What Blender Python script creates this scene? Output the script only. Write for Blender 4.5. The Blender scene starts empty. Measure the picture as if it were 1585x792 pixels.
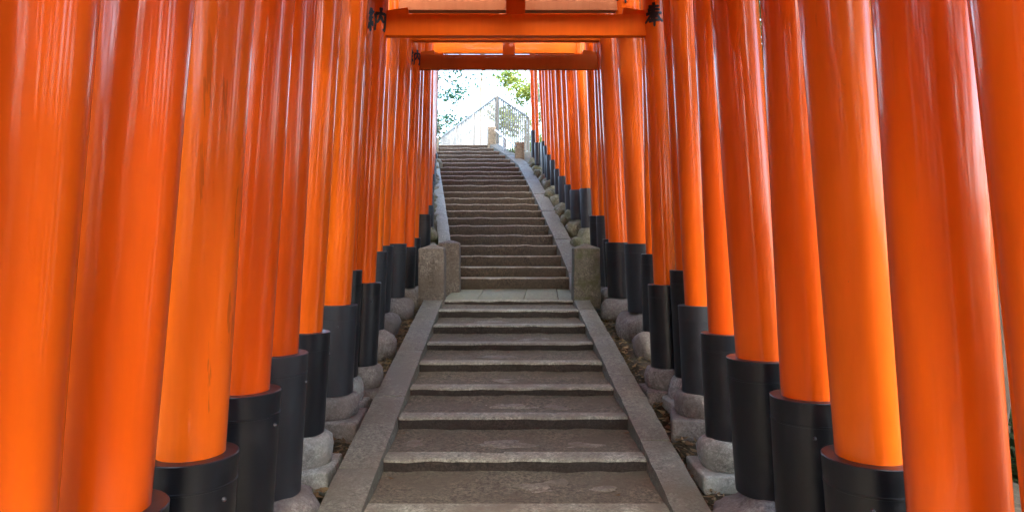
import bpy, bmesh, math, random
from mathutils import Vector, noise, Matrix
R = math.radians
random.seed(7)
S = bpy.context.scene
COL = S.collection

# ---------------------------------------------------------------- camera, light, exposure
F, U0, V0, CZ = 1100.0, 776.0, 375.0, 1.87     # focal length and principal point in photo pixels, eye height
cam = bpy.data.objects.new('camera', bpy.data.cameras.new('camera'))
COL.objects.link(cam)
cam.location = (0, 0, CZ)
cam.rotation_euler = (R(90), 0, 0)
cam.data.sensor_width = 36
cam.data.lens = 36 * F / 1585
cam.data.shift_x = (792.5 - U0) / 1585
cam.data.shift_y = -(396 - V0) / 1585
cam.data.clip_start = 0.05
cam.data.clip_end = 2000
S.camera = cam

SUN_EL, SUN_AZ = 43.0, 174.0       # azimuth clockwise from the walking direction (+Y)
W = bpy.data.worlds.new('World'); S.world = W; W.use_nodes = True
nt = W.node_tree
bg = nt.nodes['Background']
sky = nt.nodes.new('ShaderNodeTexSky'); sky.sky_type = 'NISHITA'
sky.sun_disc = False
sky.sun_elevation = R(SUN_EL); sky.sun_rotation = R(SUN_AZ)
sky.air_density = 1.0; sky.dust_density = 3.0; sky.ozone_density = 1.0
nt.links.new(sky.outputs[0], bg.inputs[0])
bg.inputs[1].default_value = 0.15
sl = bpy.data.lights.new('sun', 'SUN'); sl.energy = .75; sl.angle = R(18); sl.color = (1, .95, .86)
so = bpy.data.objects.new('sun', sl); COL.objects.link(so)
so.rotation_euler = (R(90 - SUN_EL), 0, R(180 - SUN_AZ))
so.location = (0, 0, 30)
S.view_settings.view_transform = 'Standard'
S.view_settings.look = 'None'
S.view_settings.exposure = 3.72
S.view_settings.gamma = 1
S.cycles.max_bounces = 10; S.cycles.diffuse_bounces = 6; S.cycles.glossy_bounces = 5
S.cycles.transparent_max_bounces = 8

# ---------------------------------------------------------------- materials
def mat(name):
    m = bpy.data.materials.new(name); m.use_nodes = True
    n = m.node_tree.nodes; b = n['Principled BSDF']
    return m, m.node_tree, b
def N(t, kind, **kw):
    n = t.nodes.new(kind)
    for k, v in kw.items():
        if k in n.inputs: n.inputs[k].default_value = v
        else: setattr(n, k, v)
    return n
def coords(t, scale=(1, 1, 1), src='Object', shift=True):
    c = N(t, 'ShaderNodeTexCoord'); mp = N(t, 'ShaderNodeMapping')
    mp.inputs['Scale'].default_value = scale
    t.links.new(c.outputs[src], mp.inputs['Vector'])
    if shift:
        oi = N(t, 'ShaderNodeObjectInfo'); mu = N(t, 'ShaderNodeMath', operation='MULTIPLY'); mu.inputs[1].default_value = 37.0
        t.links.new(oi.outputs['Random'], mu.inputs[0]); t.links.new(mu.outputs[0], mp.inputs['Location'])
    return mp
def noise_tex(t, mp, scale, detail=4, rough=.55):
    n = N(t, 'ShaderNodeTexNoise'); n.inputs['Scale'].default_value = scale
    n.inputs['Detail'].default_value = detail; n.inputs['Roughness'].default_value = rough
    t.links.new(mp.outputs[0], n.inputs['Vector']); return n
def ramp(t, src, stops):
    r = N(t, 'ShaderNodeValToRGB'); e = r.color_ramp.elements
    while len(e) < len(stops): e.new(.5)
    for el, (p, c) in zip(e, stops): el.position = p; el.color = (*c, 1)
    t.links.new(src, r.inputs[0]); return r
def mix(t, fac, a, b, blend='MIX'):
    m = N(t, 'ShaderNodeMix', data_type='RGBA', blend_type=blend)
    if isinstance(fac, (int, float)): m.inputs[0].default_value = fac
    else: t.links.new(fac, m.inputs[0])
    for s, i in ((a, 6), (b, 7)):
        if isinstance(s, tuple): m.inputs[i].default_value = (*s, 1)
        else: t.links.new(s, m.inputs[i])
    return m.outputs[2]
def bump(t, b, h, strength, dist=.01, inp='Normal'):
    n = N(t, 'ShaderNodeBump'); n.inputs['Strength'].default_value = strength; n.inputs['Distance'].default_value = dist
    t.links.new(h, n.inputs['Height']); t.links.new(n.outputs[0], b.inputs[inp]); return n

def vermilion(name, base, dark, rough, coat, weather):
    m, t, b = mat(name)
    mp = coords(t, (1, 1, .12)); mp2 = coords(t, (1, 1, 1)); mp3 = coords(t, (1, 1, .35))
    fine = noise_tex(t, mp, 26, 5, .6); big = noise_tex(t, mp3, 2.2, 3); spk = noise_tex(t, mp2, 60, 3, .7)
    c = mix(t, ramp(t, big.outputs[0], [(.35, (0, 0, 0)), (.7, (1, 1, 1))]).outputs[0], base, dark)
    f = ramp(t, fine.outputs[0], [(.3, (.94, .93, .93)), (.7, (1.03, 1.03, 1.03))])
    c = mix(t, 1.0, c, f.outputs[0], 'MULTIPLY')
    sp = ramp(t, spk.outputs[0], [(.70, (0, 0, 0)), (.76, (1, 1, 1))])
    wm = N(t, 'ShaderNodeMath', operation='MULTIPLY'); wm.inputs[1].default_value = weather
    t.links.new(sp.outputs[0], wm.inputs[0])
    c = mix(t, wm.outputs[0], c, (.10, .05, .03))
    mpc = coords(t, (1, 1, .07)); ck = noise_tex(t, mpc, 34, 4, .6); cm = noise_tex(t, mp3, 3.1, 3)
    c1 = ramp(t, ck.outputs[0], [(.635, (0, 0, 0)), (.665, (1, 1, 1))]); c2_ = ramp(t, cm.outputs[0], [(.5, (0, 0, 0)), (.62, (1, 1, 1))])
    cf = N(t, 'ShaderNodeMath', operation='MULTIPLY'); t.links.new(c1.outputs[0], cf.inputs[0]); t.links.new(c2_.outputs[0], cf.inputs[1])
    cw = N(t, 'ShaderNodeMath', operation='MULTIPLY'); cw.inputs[1].default_value = min(1, weather * 1.3); t.links.new(cf.outputs[0], cw.inputs[0])
    c = mix(t, cw.outputs[0], c, (.13, .04, .015))
    oi = N(t, 'ShaderNodeObjectInfo')
    hv = N(t, 'ShaderNodeHueSaturation')
    mr = N(t, 'ShaderNodeMapRange'); mr.inputs[3].default_value = .498; mr.inputs[4].default_value = .505
    mv = N(t, 'ShaderNodeMapRange'); mv.inputs[3].default_value = .96; mv.inputs[4].default_value = 1.05
    t.links.new(oi.outputs['Random'], mr.inputs[0]); t.links.new(oi.outputs['Random'], mv.inputs[0])
    t.links.new(mr.outputs[0], hv.inputs['Hue']); t.links.new(mv.outputs[0], hv.inputs['Value']); t.links.new(c, hv.inputs['Color'])
    t.links.new(hv.outputs[0], b.inputs['Base Color'])
    b.inputs['Roughness'].default_value = rough; b.inputs['Specular IOR Level'].default_value = .1
    b.inputs['Coat Weight'].default_value = coat; b.inputs['Coat IOR'].default_value = 1.5; b.inputs['Coat Roughness'].default_value = .11
    mpw = coords(t, (1, 1, .45)); wob = noise_tex(t, mpw, 4.5, 2, .4)
    bump(t, b, wob.outputs[0], .11, .012, 'Coat Normal')
    return m
def granite(name, lo, hi, stain, scale=1.0, rough=.7, bmp=.5, moss=None):
    m, t, b = mat(name)
    mp = coords(t, (1, 1, 1))
    g = noise_tex(t, mp, 62 * scale, 4, .85); mid = noise_tex(t, mp, 26 * scale, 6, .75); big = noise_tex(t, mp, 3.2 * scale, 5, .6)
    c = ramp(t, g.outputs[0], [(.40, lo), (.61, hi)]).outputs[0]
    c2 = ramp(t, mid.outputs[0], [(.34, (.48, .47, .46)), (.66, (1.25, 1.25, 1.25))])
    c = mix(t, 1.0, c, c2.outputs[0], 'MULTIPLY')
    s = ramp(t, big.outputs[0], [(.42, (0, 0, 0)), (.68, (1, 1, 1))])
    c = mix(t, s.outputs[0], c, stain)
    if moss:
        mo = noise_tex(t, mp, 5.5, 5, .7)
        ms = ramp(t, mo.outputs[0], [(.46, (0, 0, 0)), (.62, (.8, .8, .8))])
        c = mix(t, ms.outputs[0], c, moss)
    t.links.new(c, b.inputs['Base Color'])
    b.inputs['Roughness'].default_value = rough
    ad = N(t, 'ShaderNodeMath', operation='MULTIPLY_ADD'); ad.inputs[1].default_value = 2.5
    t.links.new(mid.outputs[0], ad.inputs[0]); t.links.new(g.outputs[0], ad.inputs[2])
    bump(t, b, ad.outputs[0], bmp, .008)
    return m
def simple(name, col, rough, var=.25, scale=8, bmp=.2, stretch=(1, 1, 1)):
    m, t, b = mat(name)
    n = noise_tex(t, coords(t, stretch), scale, 5, .65)
    lo = tuple(x * (1 - var) for x in col); hi = tuple(x * (1 + var) for x in col)
    t.links.new(ramp(t, n.outputs[0], [(.3, lo), (.7, hi)]).outputs[0], b.inputs['Base Color'])
    b.inputs['Roughness'].default_value = rough
    bump(t, b, n.outputs[0], bmp, .005)
    return m
def leafmat(name, cols, trans=.35, rough=.5):
    m, t, b = mat(name)
    g = N(t, 'ShaderNodeNewGeometry')
    k = len(cols)
    r = ramp(t, g.outputs['Random Per Island'], [(i / max(1, k - 1), c) for i, c in enumerate(cols)])
    t.links.new(r.outputs[0], b.inputs['Base Color']); b.inputs['Roughness'].default_value = rough
    if trans:
        tr = N(t, 'ShaderNodeBsdfTranslucent'); ms = N(t, 'ShaderNodeMixShader'); ms.inputs[0].default_value = trans
        t.links.new(r.outputs[0], tr.inputs[0])
        t.links.new(b.outputs[0], ms.inputs[1]); t.links.new(tr.outputs[0], ms.inputs[2])
        t.links.new(ms.outputs[0], t.nodes['Material Output'].inputs[0])
    return m
def sleevemat(name, col, rough):
    m, t, b = mat(name)
    mp = coords(t, (1, 1, .18)); mp2 = coords(t)
    st = noise_tex(t, mp, 14, 5, .6); du = noise_tex(t, mp2, 5, 5, .65)
    c = ramp(t, st.outputs[0], [(.3, tuple(x * .75 for x in col)), (.7, tuple(x * 1.35 for x in col))]).outputs[0]
    d = ramp(t, du.outputs[0], [(.5, (0, 0, 0)), (.8, (.45, .45, .45))])
    c = mix(t, d.outputs[0], c, (.042, .041, .042))
    t.links.new(c, b.inputs['Base Color']); b.inputs['Specular IOR Level'].default_value = .6
    rr = N(t, 'ShaderNodeMapRange'); rr.inputs[3].default_value = rough - .1; rr.inputs[4].default_value = rough + .18
    t.links.new(du.outputs[0], rr.inputs[0]); t.links.new(rr.outputs[0], b.inputs['Roughness'])
    bump(t, b, st.outputs[0], .25, .004)
    return m

M = {}
M['glossy'] = vermilion('glossy_vermilion_paint', (.80, .118, .004), (.72, .088, .003), .4, .75, .06)
M['faded'] = vermilion('faded_vermilion_paint', (.80, .124, .007), (.74, .10, .005), .42, .5, .3)
M['beam'] = vermilion('beam_vermilion_paint', (.82, .125, .005), (.76, .10, .004), .5, .25, .1)
M['beam_brown'] = vermilion('browned_old_beam_paint', (.56, .10, .009), (.42, .085, .010), .55, .15, .3)  # the far beam's backlit darkness is put into its base colour
M['beam_faded'] = vermilion('bare_faded_beam', (0.4680, 0.1710, 0.0765), (0.3780, 0.1170, 0.0450), .65, .0, .35)
M['grey_post'] = vermilion('weathered_bare_wood', (.42, .33, .29), (.34, .24, .2), .6, .1, .4)
M['sleeve'] = sleevemat('black_sleeve_metal', (0.0043, 0.0060, 0.0103), .32)
M['sleeve_grey'] = sleevemat('dusty_sleeve_metal', (0.0142, 0.0173, 0.0232), .42)
M['ink'] = simple('black_ink', (.010, .010, .010), .45, .3, 30, .1)
M['nosing'] = granite('nosing_granite', (0.1827, 0.1872, 0.1464), (0.4522, 0.4530, 0.3478), (0.1722, 0.1526, 0.1085), 1, .72, .6)
M['bedded'] = granite('bedded_stone', (0.1368, 0.1261, 0.0917), (0.3384, 0.3188, 0.2389), (0.1224, 0.1068, 0.0754), 1, .7, .6)
M['riser'] = granite('damp_stained_riser', (0.0149, 0.0108, 0.0080), (0.0606, 0.0462, 0.0324), (0.0263, 0.0190, 0.0127), 1, .8, .8)  # riser shade painted into the colour along with brown stain
M['upstep'] = granite('worn_step_stone', (0.1693, 0.1447, 0.0975), (0.4063, 0.3662, 0.2586), (0.1862, 0.1482, 0.0961), 1, .36, .5)
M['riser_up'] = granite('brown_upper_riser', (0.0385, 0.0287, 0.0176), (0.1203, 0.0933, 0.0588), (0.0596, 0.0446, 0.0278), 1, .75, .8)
M['kerb'] = granite('kerb_granite', (0.1103, 0.1103, 0.0831), (0.2650, 0.2618, 0.2021), (0.1396, 0.1291, 0.0936), 1, .62, .5)
M['kerb_pale'] = granite('pale_kerb_granite', (0.1229, 0.1266, 0.0888), (0.3462, 0.3566, 0.2502), (0.2010, 0.2070, 0.1453), .8, .45, .9)
M['slab'] = granite('landing_slab_stone', (0.1297, 0.1335, 0.0844), (0.2592, 0.2670, 0.1686), (0.1624, 0.1673, 0.1030), 1, .75, .4)
M['post'] = granite('post_stone', (0.0897, 0.0773, 0.0617), (0.2038, 0.1791, 0.1475), (0.0978, 0.0814, 0.0597), 1, .8, .7)
M['post_moss'] = granite('mossy_post_stone', (0.0886, 0.0810, 0.0611), (0.1918, 0.1769, 0.1374), (0.0886, 0.0810, 0.0535), 1, .8, .7, (0.0627, 0.0737, 0.0229))
M['found'] = granite('pale_foundation_granite', (0.2128, 0.2284, 0.2076), (0.4612, 0.4843, 0.4311), (0.2661, 0.2649, 0.2237), 1, .7, .4)
M['found_brown'] = granite('brown_foundation_stone', (0.1395, 0.1260, 0.1095), (0.2778, 0.2600, 0.2317), (0.1395, 0.1167, 0.0968), 1, .75, .5)
M['rock'] = granite('mossy_rock', (0.1404, 0.1371, 0.0917), (0.3120, 0.3053, 0.2106), (0.1248, 0.1125, 0.0702), .7, .8, .7, (0.0936, 0.1007, 0.0384))
M['earth'] = granite('trodden_earth', (0.0796, 0.0685, 0.0459), (0.2307, 0.2089, 0.1432), (0.1145, 0.0969, 0.0639), .8, .85, .8)
M['ground'] = granite('forest_soil', (0.0504, 0.0389, 0.0242), (0.1260, 0.0995, 0.0643), (0.0588, 0.0476, 0.0265), .5, .9, .9, (0.0420, 0.0476, 0.0151))
M['litter'] = leafmat('dry_leaves', [(0.1037, 0.0570, 0.0202), (0.1944, 0.1273, 0.0529), (0.0648, 0.0365, 0.0148), (0.2592, 0.1931, 0.0933), (0.1296, 0.0801, 0.0350)], .1, .7)
M['leaf_dark'] = leafmat('evergreen_leaves', [(.02, .045, .012), (.05, .10, .025), (.03, .065, .02), (.075, .12, .03)], .35)
M['leaf_light'] = leafmat('sunny_leaves', [(.16, .23, .04), (.25, .30, .06), (.12, .20, .04), (.30, .33, .09)], .6)  # leaf colours raised to imitate flare and overexposure
M['leaf_teal'] = leafmat('bluish_green_leaves', [(.02, .085, .045), (.035, .11, .055), (.02, .075, .035), (.05, .125, .06)], .4)
M['bark'] = simple('bark', (.11, .085, .065), .9, .4, 12, .8, (1, 1, .25))
M['fence'] = simple('grey_painted_pickets', (.15, .155, .15), .55, .3, 6, .2, (1, 1, .3))  # paler copy of the fence colour, standing in for overexposure
M['fence_grey'] = simple('weathered_grey_pickets', (.038, .040, .037), .6, .35, 6, .2, (1, 1, .3))  # same fence as the paler copy, darkened against the glare
M['steel'] = simple('galvanised_rail', (.55, .56, .57), .4, .15, 10, .1)
M['endstone'] = granite('buff_stone', (0.2550, 0.2250, 0.1500), (0.4800, 0.4350, 0.3150), (0.2850, 0.2475, 0.1650), 1, .75, .4)
M['bolt'] = simple('bolt_steel', (.05, .052, .06), .35, .2, 20, .1)

# ---------------------------------------------------------------- mesh helpers
class MB:
    def __init__(s): s.v = []; s.f = []; s.mi = []
    def add(s, vs, fs, mi=0):
        o = len(s.v); s.v += [tuple(p) for p in vs]; s.f += [tuple(i + o for i in f) for f in fs]; s.mi += [mi] * len(fs)
    def box(s, c, d, mi=0, bev=0):
        x, y, z = c; a, b, e = d[0] / 2, d[1] / 2, d[2] / 2
        vs = [(x + i * a, y + j * b, z + k * e) for i in (-1, 1) for j in (-1, 1) for k in (-1, 1)]
        s.add(vs, [(0, 1, 3, 2), (4, 6, 7, 5), (0, 4, 5, 1), (2, 3, 7, 6), (0, 2, 6, 4), (1, 5, 7, 3)], mi)
    def lathe(s, prof, n=24, lean=(0, 0), base=(0, 0, 0), wob=0.0, seed=0, mi=0, caps=True):
        vs = []
        for (z, r) in prof:
            for k in range(n):
                a = 2 * math.pi * k / n
                rr = r * (1 + wob * noise.noise(Vector((math.cos(a) * 1.3 + seed, math.sin(a) * 1.3, z * 1.1))))
                vs.append((base[0] + lean[0] * z + rr * math.cos(a), base[1] + lean[1] * z + rr * math.sin(a), base[2] + z))
        fs = []
        for i in range(len(prof) - 1):
            for k in range(n):
                k2 = (k + 1) % n
                fs.append((i * n + k, i * n + k2, (i + 1) * n + k2, (i + 1) * n + k))
        if caps:
            fs.append(tuple(range(n - 1, -1, -1))); m = (len(prof) - 1) * n; fs.append(tuple(m + k for k in range(n)))
        s.add(vs, fs, mi)
    def tube(s, pts, r0, r1, n=8, mi=0):
        pts = [Vector(p) for p in pts]; m = len(pts); vs = []
        for i, p in enumerate(pts):
            d = (pts[min(i + 1, m - 1)] - pts[max(i - 1, 0)]).normalized()
            a = d.orthogonal().normalized(); b = d.cross(a)
            r = r0 + (r1 - r0) * i / (m - 1)
            for k in range(n):
                t = 2 * math.pi * k / n
                vs.append(p + a * r * math.cos(t) + b * r * math.sin(t))
        fs = [(i * n + k, i * n + (k + 1) % n, (i + 1) * n + (k + 1) % n, (i + 1) * n + k) for i in range(m - 1) for k in range(n)]
        fs += [tuple(range(n - 1, -1, -1)), tuple((m - 1) * n + k for k in range(n))]
        s.add(vs, fs, mi)
    def mesh(s, name, mats, smooth=35):
        me = bpy.data.meshes.new(name); me.from_pydata(s.v, [], s.f)
        for m in (mats if isinstance(mats, (list, tuple)) else [mats]): me.materials.append(m)
        me.polygons.foreach_set('material_index', s.mi)
        if smooth:
            me.polygons.foreach_set('use_smooth', [True] * len(me.polygons)); me.update()
            me.set_sharp_from_angle(angle=R(smooth))
        me.update(); return me
    def build(s, name, mats, parent=None, loc=(0, 0, 0), smooth=35):
        return link(name, s.mesh(name, mats, smooth), parent, loc)
def link(name, me, parent=None, loc=(0, 0, 0)):
    o = bpy.data.objects.new(name, me); COL.objects.link(o); o.location = loc
    if parent: o.parent = parent
    return o
def tag(o, label=None, cat=None, group=None, kind=None):
    if label: o['label'] = label
    if cat: o['category'] = cat
    if group: o['group'] = group
    if kind: o['kind'] = kind
    return o
def empty(name, loc): return link(name, None, None, loc)
def bevel_mesh(me, w, seg=2):
    bm = bmesh.new(); bm.from_mesh(me)
    bmesh.ops.bevel(bm, geom=[e for e in bm.edges if len(e.link_faces) == 2 and e.calc_face_angle(0) > .4], offset=w, segments=seg, affect='EDGES', profile=.6)
    bm.to_mesh(me); bm.free()
    me.polygons.foreach_set('use_smooth', [True] * len(me.polygons)); me.update(); me.set_sharp_from_angle(angle=R(40))
    return me
def rough_up(me, amp, sc, seed):
    for v in me.vertices:
        p = v.co * sc + Vector((seed, seed * .7, -seed))
        v.co += Vector((noise.noise(p), noise.noise(p + Vector((9, 0, 0))), noise.noise(p + Vector((0, 9, 0))))) * amp
    me.update(); return me
def subdiv(me, cuts):
    bm = bmesh.new(); bm.from_mesh(me)
    bmesh.ops.subdivide_edges(bm, edges=bm.edges[:], cuts=cuts, use_grid_fill=True)
    bm.to_mesh(me); bm.free(); me.update(); return me
def rock_mesh(sx, sy, sz, seed, amp=.22, sub=3, flat=False):
    bm = bmesh.new(); bmesh.ops.create_icosphere(bm, subdivisions=sub, radius=1)
    for v in bm.verts:
        p = v.co.copy(); q = p * 1.15 + Vector((seed * 3.1, seed, -seed * 2))
        k = 1 + amp * noise.noise(q) + amp * .4 * noise.noise(q * 2.7) + amp * .15 * noise.noise(q * 7)
        v.co = Vector((p.x * sx * k, p.y * sy * k, (math.copysign(abs(p.z) ** .75, p.z)) * sz * k))
    me = bpy.data.meshes.new('rock'); bm.to_mesh(me); bm.free()
    me.polygons.foreach_set('use_smooth', [True] * len(me.polygons)); return me
def interp(x, pts):
    if x <= pts[0][0]:
        (a, b), (c, d) = pts[0], pts[1]; return b + (d - b) * (x - a) / (c - a)
    for (a, b), (c, d) in zip(pts, pts[1:]):
        if x <= c: return b + (d - b) * (x - a) / (c - a)
    return pts[-1][1]
def P(u, v, y): return Vector(((u - U0) / F * y, y, (V0 - v) / F * y + CZ))

# ---------------------------------------------------------------- the stairs' measured profile
low_v = [710, 645, 600, 561, 531, 503, 480, 465]
LOW = [(4.26 + .625 * k, (V0 - v) / F * (4.26 + .625 * k) + CZ) for k, v in enumerate(low_v)]
for k in range(1, 8): LOW.insert(0, (4.26 - .625 * k, LOW[0][1] - .086))
up_v = [430, 413, 396, 379.5, 364, 349, 337, 326, 316, 306.5, 297, 287, 278.5, 272, 265.5, 259, 252, 246, 240, 234, 229, 224]
UP = [(10.05 + .35 * k, (V0 - v) / F * (10.05 + .35 * k) + CZ) for k, v in enumerate(up_v)]
LAND_Z0, LAND_Z1 = LOW[-1][1], LOW[-1][1] + .045
NOSE = [(-3, .0 - .42), (4.26, LOW[7][1]), (8.635, LOW[-1][1]), (9.9, LAND_Z1)] + [(10.05, LAND_Z1 + .13), (11.45, UP[4][1]), (13.2, UP[9][1]), (15.3, UP[15][1]), (17.4, UP[21][1]), (18, UP[21][1] + .02), (60, UP[21][1] + .3)]
def nose(y): return interp(y, NOSE)
def cx(y): return .082 if y < 9.3 else interp(y, [(9.3, .12), (10.05, .17), (15.6, -.52), (17.4, -.75), (20, -1.05), (60, -1.2)])
def half(y): return .7925 if y < 9.3 else interp(y, [(9.3, .8), (10.05, .82), (17.4, .88), (60, .9)])
def xr(y):
    r = cx(y) + half(y)
    return r if y < 15.6 else min(r, interp(y, [(15.6, .385), (17.4, -.32), (30, -.32)]))
def xl(y): return cx(y) - half(y)
ZTOP = UP[21][1]

# ---------------------------------------------------------------- ground sheet
def ground_h(x, y):
    n = nose(y); d = abs(x - cx(y))
    base = n - .15
    if d < 1.0: base = n - .30 - .15 * (y > 9.3)
    elif d < 1.12: base = n - .30 + (d - 1.0) / .12 * .15
    if d > 2.0:
        s = min(1, (d - 2.0) / 5)
        side = (d - 2.0)
        base += (.42 * side if x < 0 else -.7 * side) * s if y < 17 else .0
        base = max(base, -20) if base < 20 else 20 + (base - 20) * .1
    base += .035 * noise.noise(Vector((x * 2.2, y * 2.2, 3))) + .25 * min(1, max(0, d - 2)) * noise.noise(Vector((x * .4, y * .4, 1)))
    return base
def axis(fine0, fine1, st, far0, far1):
    a = [];  x = fine0
    while x <= fine1: a.append(x); x += st
    s = st; x = fine1
    while x < far1: s *= 1.25; x += s; a.append(x)
    s = st; x = fine0
    while x > far0: s *= 1.25; x -= s; a.insert(0, x)
    return a
xs = axis(-2.6, 2.6, .085, -220, 220); ys = axis(-.5, 18.5, .11, -200, 260)
g = MB(); nx = len(xs)
g.add([(x, y, ground_h(x, y)) for y in ys for x in xs], [(j * nx + i, j * nx + i + 1, (j + 1) * nx + i + 1, (j + 1) * nx + i) for j in range(len(ys) - 1) for i in range(nx - 1)])
tag(g.build('ground', M['ground'], smooth=60), kind='structure')

# ---------------------------------------------------------------- stairway
stair = empty('stairway', (0, 0, 0)); tag(stair, kind='structure')
def step_mesh(name, y0, ztop, zbot, xa, xb, depth, seed, mats, jag=.010, slope=0.0):
    n = 34; m = MB(); prof = []
    rows = []
    for i in range(n + 1):
        x = xa + (xb - xa) * i / n
        e = jag * noise.noise(Vector((x * 5, seed * 3.3, 0))) + jag * .8 * noise.noise(Vector((x * 17, seed * 5.1, 4)))
        h = jag * .9 * noise.noise(Vector((x * 4, seed * 2.1, 7))) + jag * .4 * noise.noise(Vector((x * 15, seed * 9.1, 7)))
        b = .010
        rows.append([(x, y0 + e + .012, zbot), (x, y0 + e * .7 + .006, (zbot + ztop) / 2 + h), (x, y0 + e - .002, ztop + h - b * 1.6), (x, y0 + e + b * .35, ztop + h - b * .45),
                     (x, y0 + e + b * 1.4, ztop + h), (x, y0 + depth * .5, ztop + h * .5 + slope * .5), (x, y0 + depth, ztop + slope), (x, y0 + depth, zbot)])
    k = len(rows[0]); vs = [p for r in rows for p in r]
    fs = []; mi = []
    for i in range(n):
        for j in range(k - 1):
            m.add([], [], 0)
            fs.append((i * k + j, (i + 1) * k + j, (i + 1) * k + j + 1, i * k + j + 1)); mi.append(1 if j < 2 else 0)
    fs += [tuple(range(k - 1, -1, -1)), tuple(n * k + j for j in range(k))]; mi += [0, 0]
    m.v = vs; m.f = fs; m.mi = mi
    return m.build(name, mats, stair, smooth=50)
def tread_mesh(y0, y1, z0, z1, xa, xb, seed):
    n, k = 40, 14; m = MB()
    vs = []
    for j in range(k + 1):
        for i in range(n + 1):
            x = xa + (xb - xa) * i / n; t = j / k; y = y0 + (y1 - y0) * t
            z = z0 + (z1 - z0) * t + .010 * noise.noise(Vector((x * 4, y * 4, seed))) + .006 * noise.noise(Vector((x * 13, y * 13, seed))) - .008 * math.sin(math.pi * t)
            vs.append((x, y, z))
    w = n + 1
    m.add(vs, [(j * w + i, j * w + i + 1, (j + 1) * w + i + 1, (j + 1) * w + i) for j in range(k) for i in range(n)])
    return m.build('earth_tread', M['earth'], stair, smooth=60)
for k, (y, z) in enumerate(LOW):
    prev = LOW[k - 1][1] if k else z - .09
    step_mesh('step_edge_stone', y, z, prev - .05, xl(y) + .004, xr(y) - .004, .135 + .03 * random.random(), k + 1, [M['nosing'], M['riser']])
    if k < len(LOW) - 1:
        tread_mesh(y + .12, LOW[k + 1][0] + .02, z - .006, z + .012, xl(y) + .003, xr(y) - .003, k)
# flat stones let into the trodden earth (from the photograph)
def in_tread(u, v, w_px, h_px, y, z, seed):
    x = (u - U0) / F * y
    me = rock_mesh(w_px / F * y / 2, max(.05, h_px / 2 / F * y * y / (CZ - z + .001)), .011, seed, .6, 4)
    me.materials.append(M['bedded'])
    link('embedded_stone', me, stair, (x, y, z - .012))
for (u, v, w, h, k, t) in [(845, 762, 130, 24, 6, .55), (795, 688, 105, 12, 7, .36), (640, 688, 28, 12, 7, .4), (905, 690, 60, 10, 7, .35),
                           (795, 632, 90, 8, 8, .4), (860, 632, 50, 7, 8, .36), (790, 588, 70, 8, 9, .4), 
                           (770, 553, 60, 6, 10, .4), (820, 525, 60, 5, 11, .4), (760, 499, 50, 4, 12, .4), (930, 774, 50, 6, 6, .45)]:
    y0, z0 = LOW[k]; y = y0 + .625 * t + .1
    in_tread(u, v, w, h, y, z0, u * .013 + k)
for k, (y, z) in enumerate(UP):
    prev = UP[k - 1][1] if k else LAND_Z1
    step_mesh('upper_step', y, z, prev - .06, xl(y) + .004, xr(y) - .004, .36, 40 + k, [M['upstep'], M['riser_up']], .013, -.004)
# landing slabs
landing = empty('landing', (0, 0, 0)); tag(landing, kind='structure')
def quadslab(name, pts, th, m, parent, bev=.008):
    b = MB(); n = len(pts)
    b.add(list(pts) + [(p[0], p[1], p[2] - th) for p in pts], [tuple(range(n)), tuple(range(2 * n - 1, n - 1, -1))] + [(i, i + n, (i + 1) % n + n, (i + 1) % n) for i in range(n)])
    me = b.mesh(name, m, 0); bevel_mesh(me, bev, 2)
    return link(name, me, parent)
def lz(y): return LAND_Z0 + (LAND_Z1 - LAND_Z0) * (y - 8.77) / 1.3
for (a, b, c, d) in [(-.72, -.30, -.66, -.25), (-.293, .27, -.243, .36), (.277, .70, .367, .78), (.707, .87, .787, 1.0)]:
    j = random.uniform(-.004, .004)
    quadslab('paving_slab', [(a, 8.79, lz(8.79) + j), (b, 8.79, lz(8.79) + j), (d, 10.10, lz(10.1) + j), (c, 10.10, lz(10.1) + j)], .12, M['slab'], landing)
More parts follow.
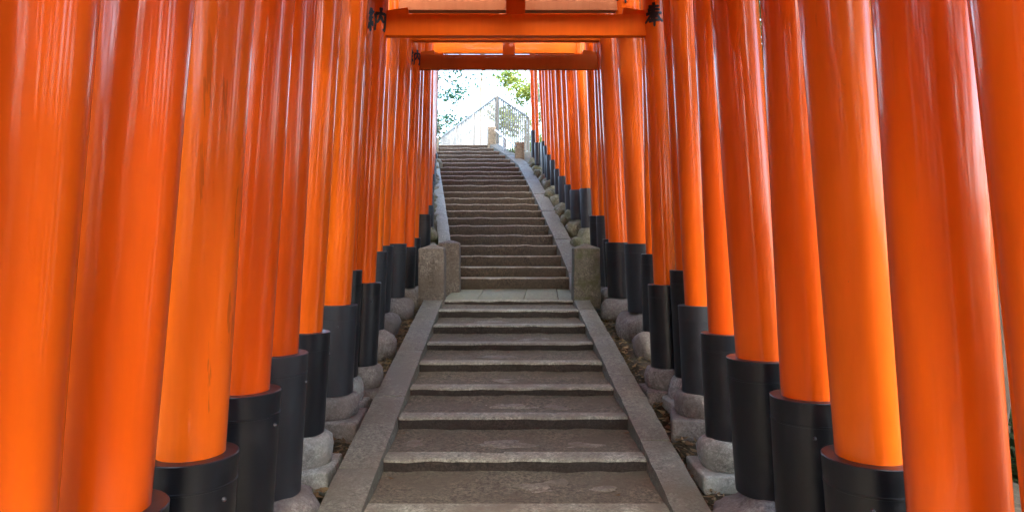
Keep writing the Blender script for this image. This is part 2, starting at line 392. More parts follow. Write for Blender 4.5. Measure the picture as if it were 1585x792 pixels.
# kerbs of sloping slabs
def kerb(name, side, y0, y1, L, wid, lift, m, thick=.26, gap=.013):
    root = empty(name, (0, 0, 0)); tag(root, kind='structure')
    y = y0; i = 0
    while y < y1 - .05:
        l = L * random.uniform(.85, 1.2); e = min(y + l, y1)
        pts = []
        for yy in (y + gap / 2, e - gap / 2):
            inner = xl(yy) if side < 0 else xr(yy)
            for w in (0, wid): pts.append((inner + side * w, yy, nose(yy) + lift + random.uniform(-.005, .005)))
        a, b, c, d = pts
        ring = [a, b, d, c] if side > 0 else [b, a, c, d]
        mm = MB(); n1 = 10; n2 = 4
        for lay in (0,):
            vs = []
            for j in range(n1 + 1):
                for q in range(n2 + 1):
                    t = j / n1; s_ = q / n2
                    p = [(ring[0][w] * (1 - s_) + ring[1][w] * s_) * (1 - t) + (ring[3][w] * (1 - s_) + ring[2][w] * s_) * t for w in range(3)]
                    nz = .006 * noise.noise(Vector((p[0] * 9, p[1] * 9, side * 5 + i))) 
                    ed = .008 * noise.noise(Vector((p[1] * 11, side * 3, q))) if q in (0, n2) else 0
                    drop = .010 if (q in (0, n2) or j in (0, n1)) else 0
                    vs.append((p[0] + ed, p[1], p[2] + nz - drop))
            w_ = n2 + 1
            fs = [(j * w_ + q, j * w_ + q + 1, (j + 1) * w_ + q + 1, (j + 1) * w_ + q) for j in range(n1) for q in range(n2)]
            rim = [q for q in range(n2 + 1)] + [j * w_ + n2 for j in range(1, n1 + 1)] + [n1 * w_ + q for q in range(n2 - 1, -1, -1)] + [j * w_ for j in range(n1 - 1, 0, -1)]
            o = len(vs); vs += [(vs[r_][0], vs[r_][1], vs[r_][2] - thick) for r_ in rim]
            nr = len(rim)
            fs += [(rim[q], o + q, o + (q + 1) % nr, rim[(q + 1) % nr]) for q in range(nr)]
            mm.add(vs, fs)
        mm.build('kerb_slab', m, root, smooth=40); y = e; i += 1
kerb('lower_kerb', -1, -2.0, 8.55, 1.25, .225, .035, M['kerb'])
kerb('lower_kerb', 1, -2.0, 8.55, 1.25, .19, .035, M['kerb'])
kerb('upper_kerb', -1, 10.0, 17.3, 1.0, .19, .075, M['kerb_pale'])
kerb('upper_kerb', 1, 9.3, 17.4, 1.0, .25, .03, M['kerb'])

# ---------------------------------------------------------------- torii gates
ORD = ['first', 'second', 'third', 'fourth', 'fifth', 'sixth', 'seventh', 'eighth', 'ninth', 'tenth', 'eleventh', 'twelfth']
# y, pole radius, left pole's right edge [(v,u),(v,u)], left sleeve top v, right pole's left edge, right sleeve top v, tie-beam bottom (rel. eye), tie-beam height
GATES = [
 (1.60, .128, (25, 154), (792, 91), 985, (0, 1498), (700, 1571), 985, 1.62, .20),
 (2.03, .130, (0, 303), (781, 235), 786, (0, 1347), (776, 1401), 832, 1.72, .20),
 (2.58, .118, (0, 396), (690, 349.5), 700, (0, 1235), (700, 1292), 705, 1.60, .19),
 (3.10, .112, (0, 457), (600, 418), 603, (0, 1177), (612, 1209), 612, 1.78, .19),
 (3.63, .119, (88, 487), (546, 462), 546, (95, 1105.5), (553, 1139), 553, 1.70, .19),
 (4.36, .09, (88, 524.5), (513, 499), 513, (100, 1077), (515, 1097), 515, 1.80, .18),
 (5.07, .095, (88, 565), (471, 543), 471, (100, 1041), (472, 1060), 472, 1.95, .19),
 (5.42, .070, (88, 566), (418, 551), 418, (104, 1030), (415, 1046), 418, 2.02, .15),
 (5.75, .088, (50, 600), (437, 581), 437, (50, 996), (440, 1012), 440, 1.66, .172),
 (6.82, .075, (100, 604), (389, 592), 389, (100, 993), (393, 1000), 393, 1.99, .14),
 (7.50, .132, (10, 621), (380, 603), 380, (10, 951), (375, 972), 377, 2.43, .30),
 (8.35, .124, (100, 637), (376, 626), 377, (66, 926), (374, 942), 375, 2.355, .19),
 (8.95, .085, (100, 652), (382, 641), 382, (100, 923), (340, 936), 370, 2.17, .185),
 (9.50, .085, (100, 656.5), (368, 648), 368, (106, 919), (334, 927), 334, 2.33, .15),
 (10.10, .092, (110, 668), (332, 663), 332, (109, 907), (330, 916), 334, 2.48, .15),
 (11.47, .095, (109, 672), (318, 669), 318, (109, 891), (292, 899.5), 292, 3.04, .23),
 (11.83, .088, (109, 669), (308, 668), 308, (109, 875), (294, 884), 294, 3.2, .18),
 (12.20, .062, (109, 670), (300, 669), 300, (109, 868), (286, 876), 286, 3.34, .14),
 (12.60, .070, (109, 671), (292, 668), 292, (109, 859), (273, 866), 273, 3.5, .16),
 (13.07, .050, (109, 672), (281, 670), 281, (109, 852), (262, 859.5), 262, 3.7, .14),
 (13.60, .055, (109, 673), (270, 672), 270, (109, 848), (248, 853), 248, 3.9, .14),
 (13.94, .050, (109, 673.5), (264, 672), 264, (109, 842), (240, 846.5), 240, 4.05, .14),
 (14.15, .045, (109, 674), (258, 673), 258, (109, 838), (226, 843), 226, 4.15, .13),
 (14.40, .045, (109, 675), (253, 673.5), 253, (109, 833), (219, 839), 219, 4.25, .13),
 (15.07, .040, (109, 676.5), (247, 674), 247, (109, 826), (221, 829), 221, 4.55, .13),
 (15.60, .050, (109, 679), (238, 675.5), 238, (109, 820), (202, 823), 202, 4.8, .13)]
BEHIND = [1.2, .6, -.1, -.7, -1.3]  # gates added out of view to shade the front and shape reflections
GATES += [(y, .12, None, None, 0, None, None, 0, 1.5 + .1 * (k % 3), .19) for k, y in enumerate(BEHIND)]
DESC = [
 'stout glossy vermilion torii gate nearest the camera, its pillars cut off at the picture edges',
 'glossy vermilion torii gate second from the camera, sleeves only just showing at the bottom edge',
 'torii gate third from the camera, duller orange pillars rising from wide black sleeves',
 'fourth torii gate from the camera, its left sleeve half hidden by a wider one',
 'fifth torii gate from the camera, its tall black sleeves standing on low brown boulders',
 'sixth torii gate from the camera, jet black sleeves on pale two-tier stone drums',
 'seventh torii gate from the camera, wide dusty sleeves on rounded brown drums',
 'slender torii gate right behind the seventh, its thin sleeves half hidden by neighbours',
 'glossy torii gate with large black characters and the nearest orange tie beam across the stairs',
 'slender torii gate just beyond the one with the large black characters',
 'stout faded pinkish torii gate whose bare brown beam shows above the nearest orange tie beam',
 'stout torii gate with wide sleeves standing just below the pair of stone posts',
 'torii gate whose brown tie beam crosses the bright exit, dark character on left pillar',
 'torii gate beside the landing, its left sleeve peeking over the left stone post',
 'torii gate at the foot of the upper steps, thin sleeves above the right stone post',
 'lowest torii gate along the upper steps, broad dark sleeve at its right foot',
]
for i in range(16, 26):
    k = i - 15
    DESC.append({1: 'second', 2: 'third', 3: 'fourth', 4: 'fifth', 5: 'sixth', 6: 'seventh', 7: 'eighth', 8: 'ninth', 9: 'tenth'}.get(k, '') + ' torii gate up the upper steps, counted from the lowest with the broad sleeve'
                if i < 25 else 'topmost torii gate by the bright exit, with grey weathered wooden pillars')
DESC += ['torii gate of the row continuing out of the picture behind the viewer'] * len(BEHIND)
NA = [  # 納
 [(-.30, .50), (-.44, .28), (-.28, .24)], [(-.20, .38), (-.32, .2), (-.46, .07)], [(-.46, .05), (-.20, .10)], [(-.33, .10), (-.33, -.5)], [(-.40, -.1), (-.48, -.36)], [(-.26, -.08), (-.19, -.3)],
 [(-.08, .25), (-.06, -.1), (-.09, -.48)], [(-.10, .24), (.2, .27), (.44, .25), (.45, -.1), (.43, -.46), (.32, -.38)], [(.18, .52), (.17, .2), (.10, .0), (.0, -.16)], [(.19, .14), (.28, -.02), (.37, -.12)]]
HO = [  # 奉
 [(-.26, .33), (.28, .37)], [(-.31, .20), (.32, .23)], [(-.42, .05), (.42, .09)], [(0, .52), (.01, .30), (0, .08)], [(-.02, .26), (-.12, .03), (-.28, -.16), (-.50, -.32)],
 [(.07, .08), (.20, -.08), (.34, -.2), (.48, -.27)], [(-.17, -.11), (.19, -.08)], [(-.27, -.26), (.28, -.23)], [(0, .03), (.01, -.25), (0, -.52)]]
def glyph(strokes, size, r, z0, phi0, lean, wmul=1.0, asp=1.0):
    m = MB()
    for si, st in enumerate(strokes):
        pts = []
        for a, b in zip(st, st[1:]):
            n = max(3, int(math.dist(a, b) / .05))
            for k in range(n): pts.append((a[0] + (b[0] - a[0]) * k / n, a[1] + (b[1] - a[1]) * k / n))
        pts.append(st[-1]); L = len(pts); vs = []
        for i, p in enumerate(pts):
            q0 = pts[max(0, i - 1)]; q1 = pts[min(L - 1, i + 1)]
            dx, dy = q1[0] - q0[0], q1[1] - q0[1]; d = math.hypot(dx, dy) or 1
            t = i / (L - 1); w = wmul * (.052 * (1 - .35 * t) + .012 * noise.noise(Vector((t * 6, si * 3.1, 0)))) * (1.15 if i in (1, 2) else 1)
            if i == L - 1: w *= .5
            for lay, off in ((0, .0035), (1, -.004)):
                for s_ in (-1, 1):
                    x = p[0] - dy / d * w * s_; y = p[1] + dx / d * w * s_
                    ph = phi0 + x * size * asp / r; z = z0 + y * size; rr = r + off + si * .0002
                    vs.append((lean * z + rr * math.sin(ph), -rr * math.cos(ph), z))
        fs = []
        for i in range(L - 1):
            a = i * 4; b = a + 4
            fs += [(a, a + 1, b + 1, b), (a + 1, a + 3, b + 3, b + 1), (a + 2, a, b, b + 2)]
        fs += [(0, 2, 3, 1), ((L - 1) * 4, (L - 1) * 4 + 1, (L - 1) * 4 + 3, (L - 1) * 4 + 2)]
        m.add(vs, fs)
    return m
def fit(u, side, y, r):     # centre x of a pole of radius r at depth y whose inner edge is seen at u
    th = math.atan((u - U0) / F); tc = th
    for _ in range(6):
        d = y / math.cos(tc); tc = th + side * math.asin(min(.9, r / d))
    return y * math.tan(tc)
FAD = {2: 'LR', 10: 'LR', 25: 'LR'}
SLG = {2: '', 6: 'LR', 10: 'LR', 11: 'L', 9: 'L', 15: 'R', 13: 'R', 17: 'R', 18: 'R', 16: 'R', 4: 'L'}
pillars = []
for gi, (y, r, l1, l2, lt, r1, r2, rt, nb, nh) in enumerate(GATES):
    zg = nose(y) - .1
    root = empty('torii_gate', (cx(y), y, zg))
    tag(root, DESC[gi], 'torii gate', 'vermilion torii gates lined up over the stairs')
    root_x = cx(y)
    inner = {}
    small = y > 11
    for side, e1, e2, vt in ((-1, l1, l2, lt), (1, r1, r2, rt)):
        if e1 is None:
            z2 = nose(y); x2 = x1 = -1.2 if side < 0 else 1.38; lean = -side * .06; zs = nose(y) + .8
        else:
            z1 = (V0 - e1[0]) / F * y + CZ; z2 = (V0 - e2[0]) / F * y + CZ
            x1 = fit(e1[1], side, y, r); x2 = fit(e2[1], side, y, r)
            lean = (x1 - x2) / (z1 - z2)
            lean = max(-.11, min(.11, lean))
            zs = (V0 - vt) / F * y + CZ                     # sleeve top
        zb = nose(y) + .11 + (random.uniform(-.02, .02) if y < 11 else 0)                               # foundation top
        xb = x2 + lean * (zb - z2)
        ztop = CZ + nb + nh + (.34 if y < 11 else .26)
        H = ztop - zb
        key = 'L' if side < 0 else 'R'
        fin = M['faded'] if key in FAD.get(gi, '') else M['glossy']
        if gi == 25 and side < 0: fin = M['grey_post']
        n = 40 if y < 4 else 28 if y < 9 else 20
        prof = [(H * k / 14, r * (1.03 - .06 * k / 14)) for k in range(15)]
        p = MB(); p.lathe(prof, n, (lean, 0), wob=.03, seed=gi * 7 + side)
        po = p.build('pillar', fin, root, (xb - root_x, 0, zb - zg), 50)
        if gi == 2: po['label'] = 'duller orange pillar with fine dark cracks'
        hs = zs - zb; rs = r * 1.03 + (.046 if y < 7 else .038 if y < 11 else .026)
        if gi in (11, 12, 13) and side < 0: rs = r + .028
        hb = hs - min(.10, hs * .2)
        sp = [(0, rs), (hb - .005, rs), (hb - .004, rs + .0018), (hb + .004, rs + .0018), (hb + .005, rs), (hs - .003, rs), (hs, rs - .003), (hs + .001, r * .9)]
        if y > 11: sp = [(0, rs), (hs - .02, rs), (hs, rs - .006), (hs + .001, r * .9)]
        sb = MB(); sb.lathe(sp, n, (lean, 0))
        if y < 7:                                       # clamp band below and two bolts
            pass
        smt = M['sleeve_grey'] if key in SLG.get(gi, '') else M['sleeve']
        so_ = sb.build('base_sleeve', smt, po, (0, 0, 0), 28)
        if 1 < y < 6:
            for a in (-140, -45):
                bb = MB(); ar = R(a + gi * 11)
                bx, by = rs * math.cos(ar), rs * math.sin(ar)
                bb.lathe([(-.006, .008), (.0, .009), (.006, .007), (.008, .003)], 8)
                bo = bb.build('bolt', M['bolt'], po, (bx + lean * hb, by, hb + .045 - .09), 50)
                bo.rotation_euler = Vector((math.cos(ar), math.sin(ar), 0)).to_track_quat('Z', 'Y').to_euler()
        # inscriptions
        ph0 = -math.atan2(x1, abs(y))
        if gi == 8:
            gl = glyph(NA if side < 0 else HO, .185, r * .985, P(0, 35.5 if side < 0 else 28, y).z - zb, ph0, lean, 1.4, .84)
            gl.build('inscription', M['ink'], po)
        elif gi == 12 and side < 0:
            glyph(NA, .19, r * .985, P(0, 92, y).z - zb, ph0 + .1, lean, 1.35, .72).build('inscription', M['ink'], po)
        elif gi == 10 and side > 0:
            glyph(HO, .24, r * .985, P(0, -7, y).z - zb, ph0 - .12, lean, 1.4, .85).build('inscription', M['ink'], po)
        inner[side] = (lambda z, xb=xb, lean=lean, zb=zb: xb + lean * (z - zb))
        pillars.append((gi, side, xb, y, zb, rs))
    # tie beam, wedges, strut, lintels
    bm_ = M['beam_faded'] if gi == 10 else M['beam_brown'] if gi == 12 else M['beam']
    zb0 = CZ + nb; zc = zb0 + nh / 2
    xa, xb_ = inner[-1](zc), inner[1](zc); mid = (xa + xb_) / 2
    th = max(.07, r * .85)
    over = .34 if y < 11 else .2
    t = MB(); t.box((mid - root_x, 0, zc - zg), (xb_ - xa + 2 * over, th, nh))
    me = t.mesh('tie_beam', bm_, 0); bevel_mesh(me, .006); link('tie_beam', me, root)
    for s_, xx in ((-1, xa), (1, xb_)):
        x0 = xx - s_ * r * .6; x1_ = xx - s_ * (r + .165)
        w = MB(); zt = zb0 + nh - zg; wy = th * .36
        pts = [(x0, zt - .004), (x0, zt + .028), (x1_, zt + .058), (x1_ - s_ * .01, zt - .004)]
        vs = [(a - root_x, -wy, b) for a, b in pts] + [(a - root_x, wy, b) for a, b in pts]
        w.add(vs, [(0, 1, 2, 3), (7, 6, 5, 4), (0, 4, 5, 1), (1, 5, 6, 2), (2, 6, 7, 3), (3, 7, 4, 0)])
        w.build('wedge', bm_, root, smooth=0)
    gap = .30 if y < 11 else .22
    zt = zb0 + nh
    st = MB(); st.box((mid - root_x + (.0), 0, zt + gap / 2 - zg), (.155 if y < 11 else .1, th * .8, gap + .002))
    me = st.mesh('strut', M['beam'], 0); bevel_mesh(me, .005); link('strut', me, root)
    def lint(name, z0, h, d, wid, up, m):
        b = MB(); n = 12; vs = []
        for i in range(n + 1):
            q = -1 + 2 * i / n; x = mid - root_x + q * wid; e = up * abs(q) ** 3
            sl_ = .04 if abs(q) > .99 else 0
            for dy, dz in ((-d / 2, 0), (d / 2, 0), (d / 2 + .01, h), (-d / 2 - .01, h)): vs.append((x + math.copysign(sl_, q) * (dz > 0), dy, z0 - zg + dz + e))
        fs = [(i * 4 + k, i * 4 + (k + 1) % 4, (i + 1) * 4 + (k + 1) % 4, (i + 1) * 4 + k) for i in range(n) for k in range(4)] + [(3, 2, 1, 0), tuple(n * 4 + k for k in range(4))]
        b.add(vs, fs); b.build(name, m, root, smooth=20)
    hw = (xb_ - xa) / 2 + .55
    lint('lower_lintel', zt + gap, .15, max(.12, r * 1.7), hw - .1, .03, M['beam'])
    lint('top_lintel', zt + gap + .153, .13, max(.15, r * 2.2), hw, .05, M['beam'])
    lint('roof_board', zt + gap + .285, .035, max(.3, r * 2.6), hw + .03, .05, M['sleeve'])

# ---------------------------------------------------------------- foundation stones
def side_word(s): return 'left' if s < 0 else 'right'
def gate_word(i):
    if i < 12: return ORD[i] + ' gate from the camera'
    if i < 15: return {12: 'gate whose beam crosses the bright exit', 13: 'gate beside the landing', 14: 'gate at the foot of the upper steps'}[i]
    return (ORD[i - 15] + ' gate of the upper steps')
for (gi, side, x, y, zb, rs) in pillars:
    if y < 1.3: continue
    zg = nose(y) - .19
    if gi in (5, 6, 7, 8) and y < 7:
        m = MB(); R0 = rs + (.045 if gi != 7 else .035); h = zb - zg
        tone = M['found'] if gi == 5 or gi in (7,) else M['found_brown']
        d = .17 * random.uniform(.9, 1.1)
        prof = [(0, R0 * .95), (d * .2, R0 * 1.03), (d * .6, R0 * 1.04), (d * .85, R0 * .99), (d * .97, R0 * .9), (d, R0 * .78)]
        root = empty('foundation_stone', (x, y, zg))
        m.lathe(prof, 28, base=(0, 0, h - d), wob=.05, seed=gi + side)
        dm = m.mesh('stone_drum', tone, 60); rough_up(dm, .016, 9, gi * 2 + side); rough_up(dm, .006, 30, gi); link('stone_drum', dm, root)
        k = MB(); k.box((0, 0, (h - d) / 2), (R0 * 2.25, R0 * 2.25, h - d + .006))
        me = k.mesh('plinth_block', tone, 0); bevel_mesh(me, .025, 3); subdiv(me, 1); rough_up(me, .014, 7, gi + side * 3)
        link('plinth_block', me, root, (-side * .012, -.01, 0))
        root.rotation_euler.z = random.uniform(-.2, .2)
        col = 'pale grey' if tone is M['found'] else 'brownish'
        tag(root, '%s stone drum on a block, under %s pillar of %s' % (col, side_word(side), gate_word(gi)), 'foundation stone', 'stones under the gate pillars')
    else:
        up = y > 10.3
        R0 = rs + (.055 if not up else .045)
        hz = (zb - zg) / 2 + (.03 if not up else .05)
        me = rock_mesh(R0 * random.uniform(1.05, 1.2), R0 * random.uniform(1.0, 1.15), hz, gi * 2.3 + side * 5, .24 if not up else .3, 4 if y < 4.5 else 3)
        me.materials.append(M['rock'] if up else M['found_brown'])
        o = link('foundation_stone', me, None, (x - side * (.02 if not up else .03), y - .015, zb - hz * .93))
        tag(o, '%s under %s pillar of %s' % ('mossy buff boulder' if up else 'low brown boulder', side_word(side), gate_word(gi)), 'foundation stone', 'stones under the gate pillars')
# loose rocks banked between sleeves and upper kerbs
for i in range(9):
    y = 10.9 + i * .5; s_ = .085 + .03 * random.random()
    me = rock_mesh(s_ * 1.1, s_ * 1.3, s_ * 1.15, 50 + i * 1.7, .3); me.materials.append(M['rock'])
    o = link('rock', me, None, (xl(y) - .19 - .085, y, nose(y) + .0))
    tag(o, '%s buff rock up the bank between the left sleeves and the pale upper kerb' % ORD[i], 'rock', 'rocks banked along the left upper kerb')
for i, y in enumerate([10.75, 11.1, 12.0, 12.4, 13.3, 14.7, 15.35]):
    s_ = .075 + .03 * random.random()
    me = rock_mesh(s_ * 1.1, s_ * 1.3, s_ * 1.1, 80 + i * 1.7, .3); me.materials.append(M['rock'])
    o = link('rock', me, None, (xr(y) + .25 + .06, y, nose(y) + .02))
    tag(o, '%s small mossy rock up the right upper kerb, lying between the pillar boulders' % ORD[i], 'rock', 'rocks banked along the right upper kerb')

# ---------------------------------------------------------------- stone posts
def stone_post(u0, u1, v_top, v_bot, y, m, label, cap=.055, rot=0, rough=.006, cat='stone post', sink=.1, dep=None, group='stone posts beside the stairs', rad=.012):
    a = P(u0, v_bot, y); b = P(u1, v_bot, y); w = b.x - a.x; h = (v_bot - v_top) / F * y
    d = (dep or w) / 2; w2 = w / 2; k = .97
    mm = MB()
    vs = [(-w2, -d, -sink), (w2, -d, -sink), (w2, d, -sink), (-w2, d, -sink), (-w2 * k, -d * k, h - cap), (w2 * k, -d * k, h - cap), (w2 * k, d * k, h - cap), (-w2 * k, d * k, h - cap), (0, 0, h)]
    mm.add(vs, [(3, 2, 1, 0), (0, 1, 5, 4), (1, 2, 6, 5), (2, 3, 7, 6), (3, 0, 4, 7), (4, 5, 8), (5, 6, 8), (6, 7, 8), (7, 4, 8)])
    me = mm.mesh('stone_post', m, 0); bevel_mesh(me, rad, 2); subdiv(me, 3); rough_up(me, rough, 6, u0); rough_up(me, rough * .4, 22, u0)
    me.polygons.foreach_set('use_smooth', [True] * len(me.polygons)); me.set_sharp_from_angle(angle=R(60))
    o = link('stone_post', me, None, ((a.x + b.x) / 2, y + d, a.z)); o.rotation_euler.z = rot
    tag(o, label, cat, group)
    return o, w, d, h
p1, w, d, h = stone_post(647, 687.5, 378, 461, 8.55, M['post'], 'brown stone post with a worn carved inscription at left of the landing edge', .05)
ins = MB()
random.seed(5)
for q, zc in enumerate((.40, .27, .15)):
    for k in range(7):
        a = random.uniform(-.04, .04); b = zc + random.uniform(-.045, .045)
        hor = k % 2 == 0
        ins.box((a * (.4 if hor else 1), -d * .975 - .001, b), (.06 if hor else .009, .008, .009 if hor else .055))
M['carved'] = simple('carved_stone_shade', (.085, .072, .058), .9, .2, 20, .1)
ins.build('inscription', M['carved'], p1, (.01, 0, 0), 0)
stone_post(678, 711.5, 371, 452, 9.65, M['post'], 'brown stone post half hidden behind the inscribed one, at foot of upper left kerb', .045)
stone_post(888, 930, 377, 465, 8.55, M['post_moss'], 'green-tinged mossy stone post standing at the right edge of the landing', .055)
stone_post(755, 768, 195, 226, 17.3, M['endstone'], 'slim buff stone post at the top of the stairs below the fence corner', .015, rad=.015)
stone_post(797, 812, 219, 243, 15.95, M['endstone'], 'squat buff stone block at the lower end of the handrail', .012, rad=.012)
stone_post(671, 678.5, 212, 240, 17.0, M['endstone'], 'narrow buff stone post at top left, beside the last gate', .012, rad=.012)

# ---------------------------------------------------------------- handrail, plant, fence at the top
hr = empty('handrail', P(783, 226, 16.7)); tag(hr, 'low pale sloping handrail between the two buff stones at the stair top', 'handrail')
o0 = hr.location
ra, rb = P(767, 202, 17.25), P(799, 226, 15.95)
m = MB(); m.tube([ra - o0, (ra + rb) / 2 - o0, rb - o0], .022, .022, 10); m.build('rail', M['steel'], hr)
m = MB(); md = ra.lerp(rb, .45); m.tube([md - o0 + Vector((0, 0, -.02)), md - o0 + Vector((0, 0, -.5))], .018, .018, 8); m.build('rail_post', M['steel'], hr)
gl = None
FZ = CZ + (V0 - 147) / F * 19.0
fc = P(770, 147, 19.0); fl = Vector((P(684, 147, 26.2).x, 26.2, FZ)); fr = Vector((P(819, 147, 22.2).x, 22.2, FZ))
def fence(a, b, n, label, posts, fm):
    root = empty('picket_fence', (a.x, a.y, ZTOP)); tag(root, label, 'fence', 'picket fences at the top of the stairs')
    L = (b - a).length; dirv = (b - a).normalized(); ang = math.atan2(dirv.y, dirv.x)
    hgt = FZ - ZTOP
    pk = MB(); pk.box((0, 0, hgt / 2 - .03), (.052, .03, hgt - .09)); pm = pk.mesh('picket', fm, 0)
    pm2 = MB(); pm2.box((0, 0, hgt / 2 - .05), (.075, .075, hgt + .02)); pm2 = pm2.mesh('fence_post', fm, 0); bevel_mesh(pm2, .006)
    for i in range(n):
        p = dirv * (L * (i + .5) / n)
        o = link('picket', pm, root, (p.x, p.y, 0)); o.rotation_euler.z = ang
    for t in posts:
        p = dirv * L * t
        o = link('fence_post', pm2, root, (p.x, p.y, 0)); o.rotation_euler.z = ang
    for z, hh in ((hgt - .03, .05), (.14, .045)):
        rl = MB(); rl.box((L / 2, 0, 0), (L, .035, hh)); o = rl.build('fence_rail', fm, root, (0, 0, z - .02), 0); o.rotation_euler.z = ang
    return root
fence(fc, fr, 15, 'grey picket fence running right from the corner at the stair top', [.0, .98], M['fence_grey'])
fence(fc + Vector((-.04, .02, 0)), fl, 36, 'pale picket fence running left from the corner at the stair top', [.33, .66, 1], M['fence'])

# ---------------------------------------------------------------- foliage
def leaf_cloud(clumps, n, size, seed):
    rnd = random.Random(seed); vs = []; fs = []
    tot = sum(c[1] ** 2 for c in clumps)
    for c, rad in clumps:
        for _ in range(int(n * rad ** 2 / tot)):
            d = Vector((rnd.gauss(0, 1), rnd.gauss(0, 1), rnd.gauss(0, 1))).normalized() * rad * rnd.random() ** .45
            d.z *= .7
            p = Vector(c) + d
            nrm = (Vector((rnd.gauss(0, .6), rnd.gauss(0, .6), 1))).normalized(); a = nrm.orthogonal().normalized()
            a.rotate(Matrix.Rotation(rnd.random() * 6.28, 3, nrm)); b = nrm.cross(a)
            s = size * rnd.uniform(.6, 1.25); o = len(vs)
            vs += [p - a * s, p + b * s * .38 - nrm * s * .1, p + a * s, p - b * s * .38 - nrm * s * .1]; fs.append((o, o + 1, o + 2, o + 3))
    m = MB(); m.v = vs; m.f = fs; m.mi = [0] * len(fs); return m
def tree(loc, h, spread, leafm, label, seed, n=5000, size=.09, trunk_r=.14, low=.35, group=None, cat='tree', lean=.05, puff=1.0):
    rnd = random.Random(seed); root = empty('tree', loc); tag(root, label, cat, group)
    t = MB(); top = Vector((rnd.uniform(-lean, lean) * h, rnd.uniform(-lean, lean) * h, h * .85))
    pts = [top * k / 5 + Vector((rnd.uniform(-.05, .05) * h * .3, rnd.uniform(-.05, .05) * h * .3, 0)) * (0 < k) for k in range(6)]
    pts[0] = Vector((0, 0, -.4)); t.tube(pts, trunk_r, trunk_r * .25, 10)
    t.build('trunk', M['bark'], root)
    cl = []
    for k in range(11):
        f = low + (1 - low) * (k + rnd.random()) / 11; b0 = pts[0].lerp(top, f * .95)
        an = k * 2.4 + rnd.random(); ln = spread * (1.1 - abs(f - .6)) * rnd.uniform(.6, 1)
        e = b0 + Vector((math.cos(an) * ln, math.sin(an) * ln, ln * rnd.uniform(.2, .6)))
        lm = MB(); lm.tube([b0, b0.lerp(e, .5) + Vector((0, 0, -.05 * ln)), e], trunk_r * .35, trunk_r * .08, 6); lm.build('limb', M['bark'], root)
        for q in (.55, .8, 1.05):
            cl.append((b0.lerp(e, q) + Vector((rnd.gauss(0, .15), rnd.gauss(0, .15), rnd.gauss(0, .1))) * spread * .5, spread * rnd.uniform(.18, .34) * puff))
    leaf_cloud(cl, n, size, seed).build('crown', leafm, root, smooth=0)
    return root
def shrub(loc, h, spread, leafm, label, seed, n=2500, size=.06, group=None, cat='shrub'):
    rnd = random.Random(seed); root = empty('shrub', loc); tag(root, label, cat, group)
    cl = []; s = MB()
    for k in range(9):
        an = k * 2.4 + rnd.random(); e = Vector((math.cos(an) * spread * rnd.uniform(.2, .9), math.sin(an) * spread * rnd.uniform(.2, .9), h * rnd.uniform(.35, 1)))
        s.tube([(0, 0, -.1), e * .5 + Vector((0, 0, h * .1)), e], .018 * h + .004, .006, 6)
        cl.append((e, spread * rnd.uniform(.3, .5))); cl.append((e * .6, spread * rnd.uniform(.25, .4)))
    s.build('stem', M['bark'], root); leaf_cloud(cl, n, size, seed).build('foliage', leafm, root, smooth=0)
    return root
p = P(790, 236, 16.4)
shrub((p.x + .05, p.y + .25, p.z - .1), .32, .2, M['leaf_light'], 'small leafy plant under the handrail at the stair top', 3, 260, .035, cat='plant')
# beyond the fence
def at(u, v, y, zg): 
    q = P(u, v, y); return (q.x, q.y, zg)
tree(at(680, 180, 29, ZTOP), 4.2, 1.3, M['leaf_teal'], 'bluish green leafy tree at far left beyond the fence', 11, 4200, .10, .05, .1, puff=1.6)
tree(at(815, 150, 26, ZTOP), 4.9, 1.25, M['leaf_light'], 'yellow-green leafy tree beyond the right end of the fence', 12, 6500, .10, .05, .05, puff=1.8)
tree(at(749, 130, 34, ZTOP), 14, 2.8, M['leaf_teal'], 'slim tall bare trunk beyond the fence corner', 13, 2500, .14, .075, .75, lean=.01)
b = tree(at(655, 100, 23.5, ZTOP), 6.2, 2.4, M['leaf_teal'], 'tree at upper left whose leafy branch hangs above the bright exit', 14, 3400, .095, .10, .5, puff=1.5)
# beside the tunnel, glimpsed between the nearest pillars
for i, (x, y, s_) in enumerate([(3.2, 4.7, 1.5), (4.4, 6.6, 2.2)]):
    shrub((x, y, ground_h(x, y)), (3.9, 5.4)[i], .8 * s_, M['leaf_light' if i == 0 else 'leaf_dark'], ['sunlit yellow-green shrub glimpsed between the two nearest pillars on the right', 'taller dark shrub behind the sunlit one, glimpsed through the right gap'][i], 30 + i, 9000, .055)
for i, (x, y, s_) in enumerate([(-3.0, 5.2, 1.6), (-4.6, 8.2, 2.6)]):
    shrub((x, y, ground_h(x, y)), 2.2 * s_ / 1.5, .75 * s_, M['leaf_dark'], ['dark evergreen shrub glimpsed between the two nearest pillars on the left', 'taller evergreen shrub farther back through the left gap'][i], 40 + i, 5000, .05)

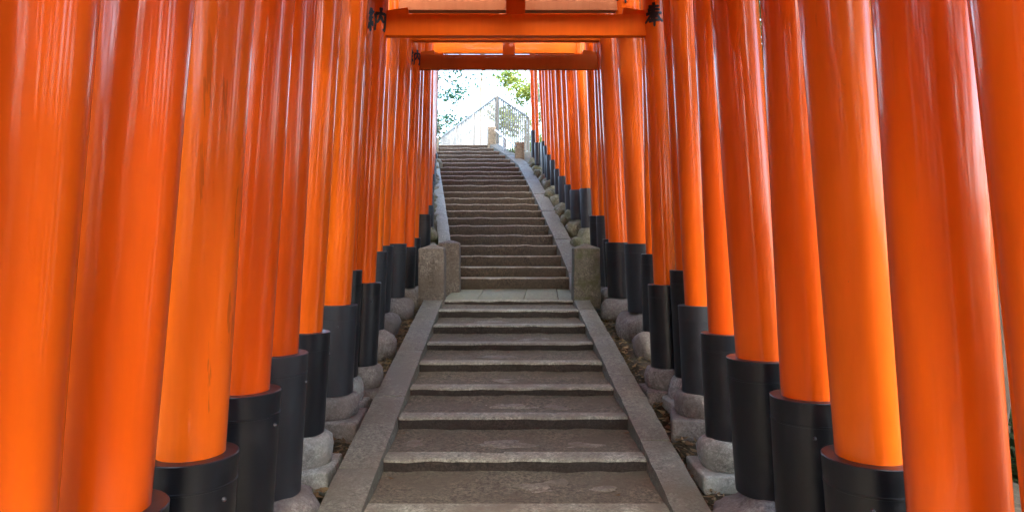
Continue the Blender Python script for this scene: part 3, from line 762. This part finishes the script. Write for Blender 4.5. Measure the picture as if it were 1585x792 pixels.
# woods either side, mostly unseen, added to block sky and shape reflections
def woodland(side, seed, leafm, dens):
    rnd = random.Random(seed); cl = []; m = MB()
    for k in range(38):
        far = side > 0 and k > 32; x = side * (rnd.uniform(9, 17) if far else rnd.uniform(4.2, 9)); y = rnd.uniform(1, 13.5) if far else rnd.uniform(-10, 13.5 if side < 0 else .9); z0 = ground_h(x, y); h = rnd.uniform(6, 10) if side < 0 else rnd.uniform(9, 14)
        m.tube([(x, y, z0 - .3), (x + rnd.gauss(0, .2), y + rnd.gauss(0, .2), z0 + h * .5), (x - side * rnd.uniform(0, 1.5), y, z0 + h)], rnd.uniform(.08, .16), .04, 7)
        for q in range(13):
            f = rnd.uniform(.05, 1)
            reach = rnd.gauss(0, 1.0)
            if f > .7: reach -= side * 1.6 * rnd.random()
            cl.append((Vector((x + reach, y + rnd.gauss(0, 1.0), z0 + h * f)), rnd.uniform(.4, .95)))
    for k in range(24 if side > 0 else 0):       # trees added on the right slope to keep sky out of reflections
        x = rnd.uniform(3.6, 9); y = rnd.uniform(4.9, 16.5); z0 = ground_h(x, y); h = rnd.uniform(7, 11)
        m.tube([(x, y, z0 - .3), (x, y, z0 + h * .5), (x, y, z0 + h)], .12, .04, 7)
        for q in range(20): cl.append((Vector((x + rnd.gauss(0, 1.0), y + rnd.gauss(0, 1.0), z0 + h * rnd.uniform(.05, 1))), rnd.uniform(.5, 1)))
    for k in range(13):       # unseen trees added behind the viewer as a dark reflected backdrop
        x = side * rnd.uniform(.5, 8); y = rnd.uniform(-15, -8.5); z0 = ground_h(x, y); h = rnd.uniform(6.5, 9.5)
        m.tube([(x, y, z0 - .3), (x, y, z0 + h * .5), (x, y, z0 + h)], .14, .04, 7)
        for q in range(22): cl.append((Vector((x + rnd.gauss(0, 1.1), y + rnd.gauss(0, .9), z0 + h * rnd.uniform(.05, 1))), rnd.uniform(.5, 1)))
    for k in range(70 if side > 0 else 0):     # unseen leaf clumps added high on the right to cut sky streaks
        cl.append((Vector((rnd.uniform(2.6, 6.5), rnd.uniform(-2, 8), rnd.uniform(4.6, 9.5))), rnd.uniform(.4, .9)))
    for k in range(75):      # unseen boughs added over the tunnel to darken it from above
        y = rnd.uniform(-.5, 11.5); x = side * rnd.uniform(0, 3.2)
        cl.append((Vector((x, y, nose(y) + rnd.uniform(5.6, 8.5))), rnd.uniform(.4, 1.0)))
    c = leaf_cloud(cl, dens, .13, seed)
    o = len(m.f); m.add(c.v, c.f, 1)
    tag(m.build('woodland', [M['bark'], leafm], smooth=0), 'dense woodland closing off the side of the gate tunnel', None, kind='stuff')
woodland(-1, 61, M['leaf_dark'], 100000)
woodland(1, 62, M['leaf_dark'], 185000)

# ---------------------------------------------------------------- fallen leaves
def leaf_litter():
    rnd = random.Random(3); m = MB()
    for _ in range(4600):
        y = rnd.uniform(2.6, 9.2); s_ = rnd.choice((-1, 1))
        e = (xl(y) - .225) if s_ < 0 else (xr(y) + .19)
        x = e + s_ * abs(rnd.gauss(0, .16)) + s_ * .01
        z = ground_h(x, y) + rnd.uniform(.004, .03); L = rnd.uniform(.012, .05) * (1 if rnd.random() < .7 else .6); a = rnd.random() * 6.28
        t1, t2 = rnd.gauss(0, .35), rnd.gauss(0, .35)
        ca, sa = math.cos(a), math.sin(a); w = L * rnd.uniform(.25, .45)
        pts = [(-L, 0, L * .15), (-L * .2, w, t2 * w), (L, 0, t1 * L + L * .1), (-L * .2, -w, -t2 * w)]
        m.add([(x + px * ca - py * sa, y + px * sa + py * ca, z + pz) for px, py, pz in pts], [(0, 1, 2, 3)])
    tag(m.build('leaf_litter', M['litter'], smooth=0), 'dry brown fallen leaves drifted in the gutters beside the lower kerbs', None, kind='stuff')
leaf_litter()
lf = MB(); lf.add([(-.03, 0, .006), (-.008, .012, 0), (.03, 0, .010), (-.008, -.012, .001)], [(0, 1, 2), (0, 2, 3)])
lm = lf.mesh('fallen_leaf', M['litter'], 0)
for i, (u, v, k, t, lab) in enumerate([(970, 668, 7, .85, 'dry leaf lying at the right end of the third step from the bottom'), (625, 668, 7, .85, 'dry leaf lying at the left end of the third step from the bottom'),
                                       (605, 742, 6, .8, 'curled leaf lying at the left end of the second lowest step'), (955, 775, 6, .35, 'dry leaf near the right end of the lowest step')]):
    y0, z0 = LOW[k]; y = y0 + .625 * t
    o = link('fallen_leaf', lm, None, ((u - U0) / F * y, y, z0 + .012)); o.rotation_euler = (0, 0, i * 1.3)
    tag(o, lab, 'leaf', 'fallen leaves on the steps')
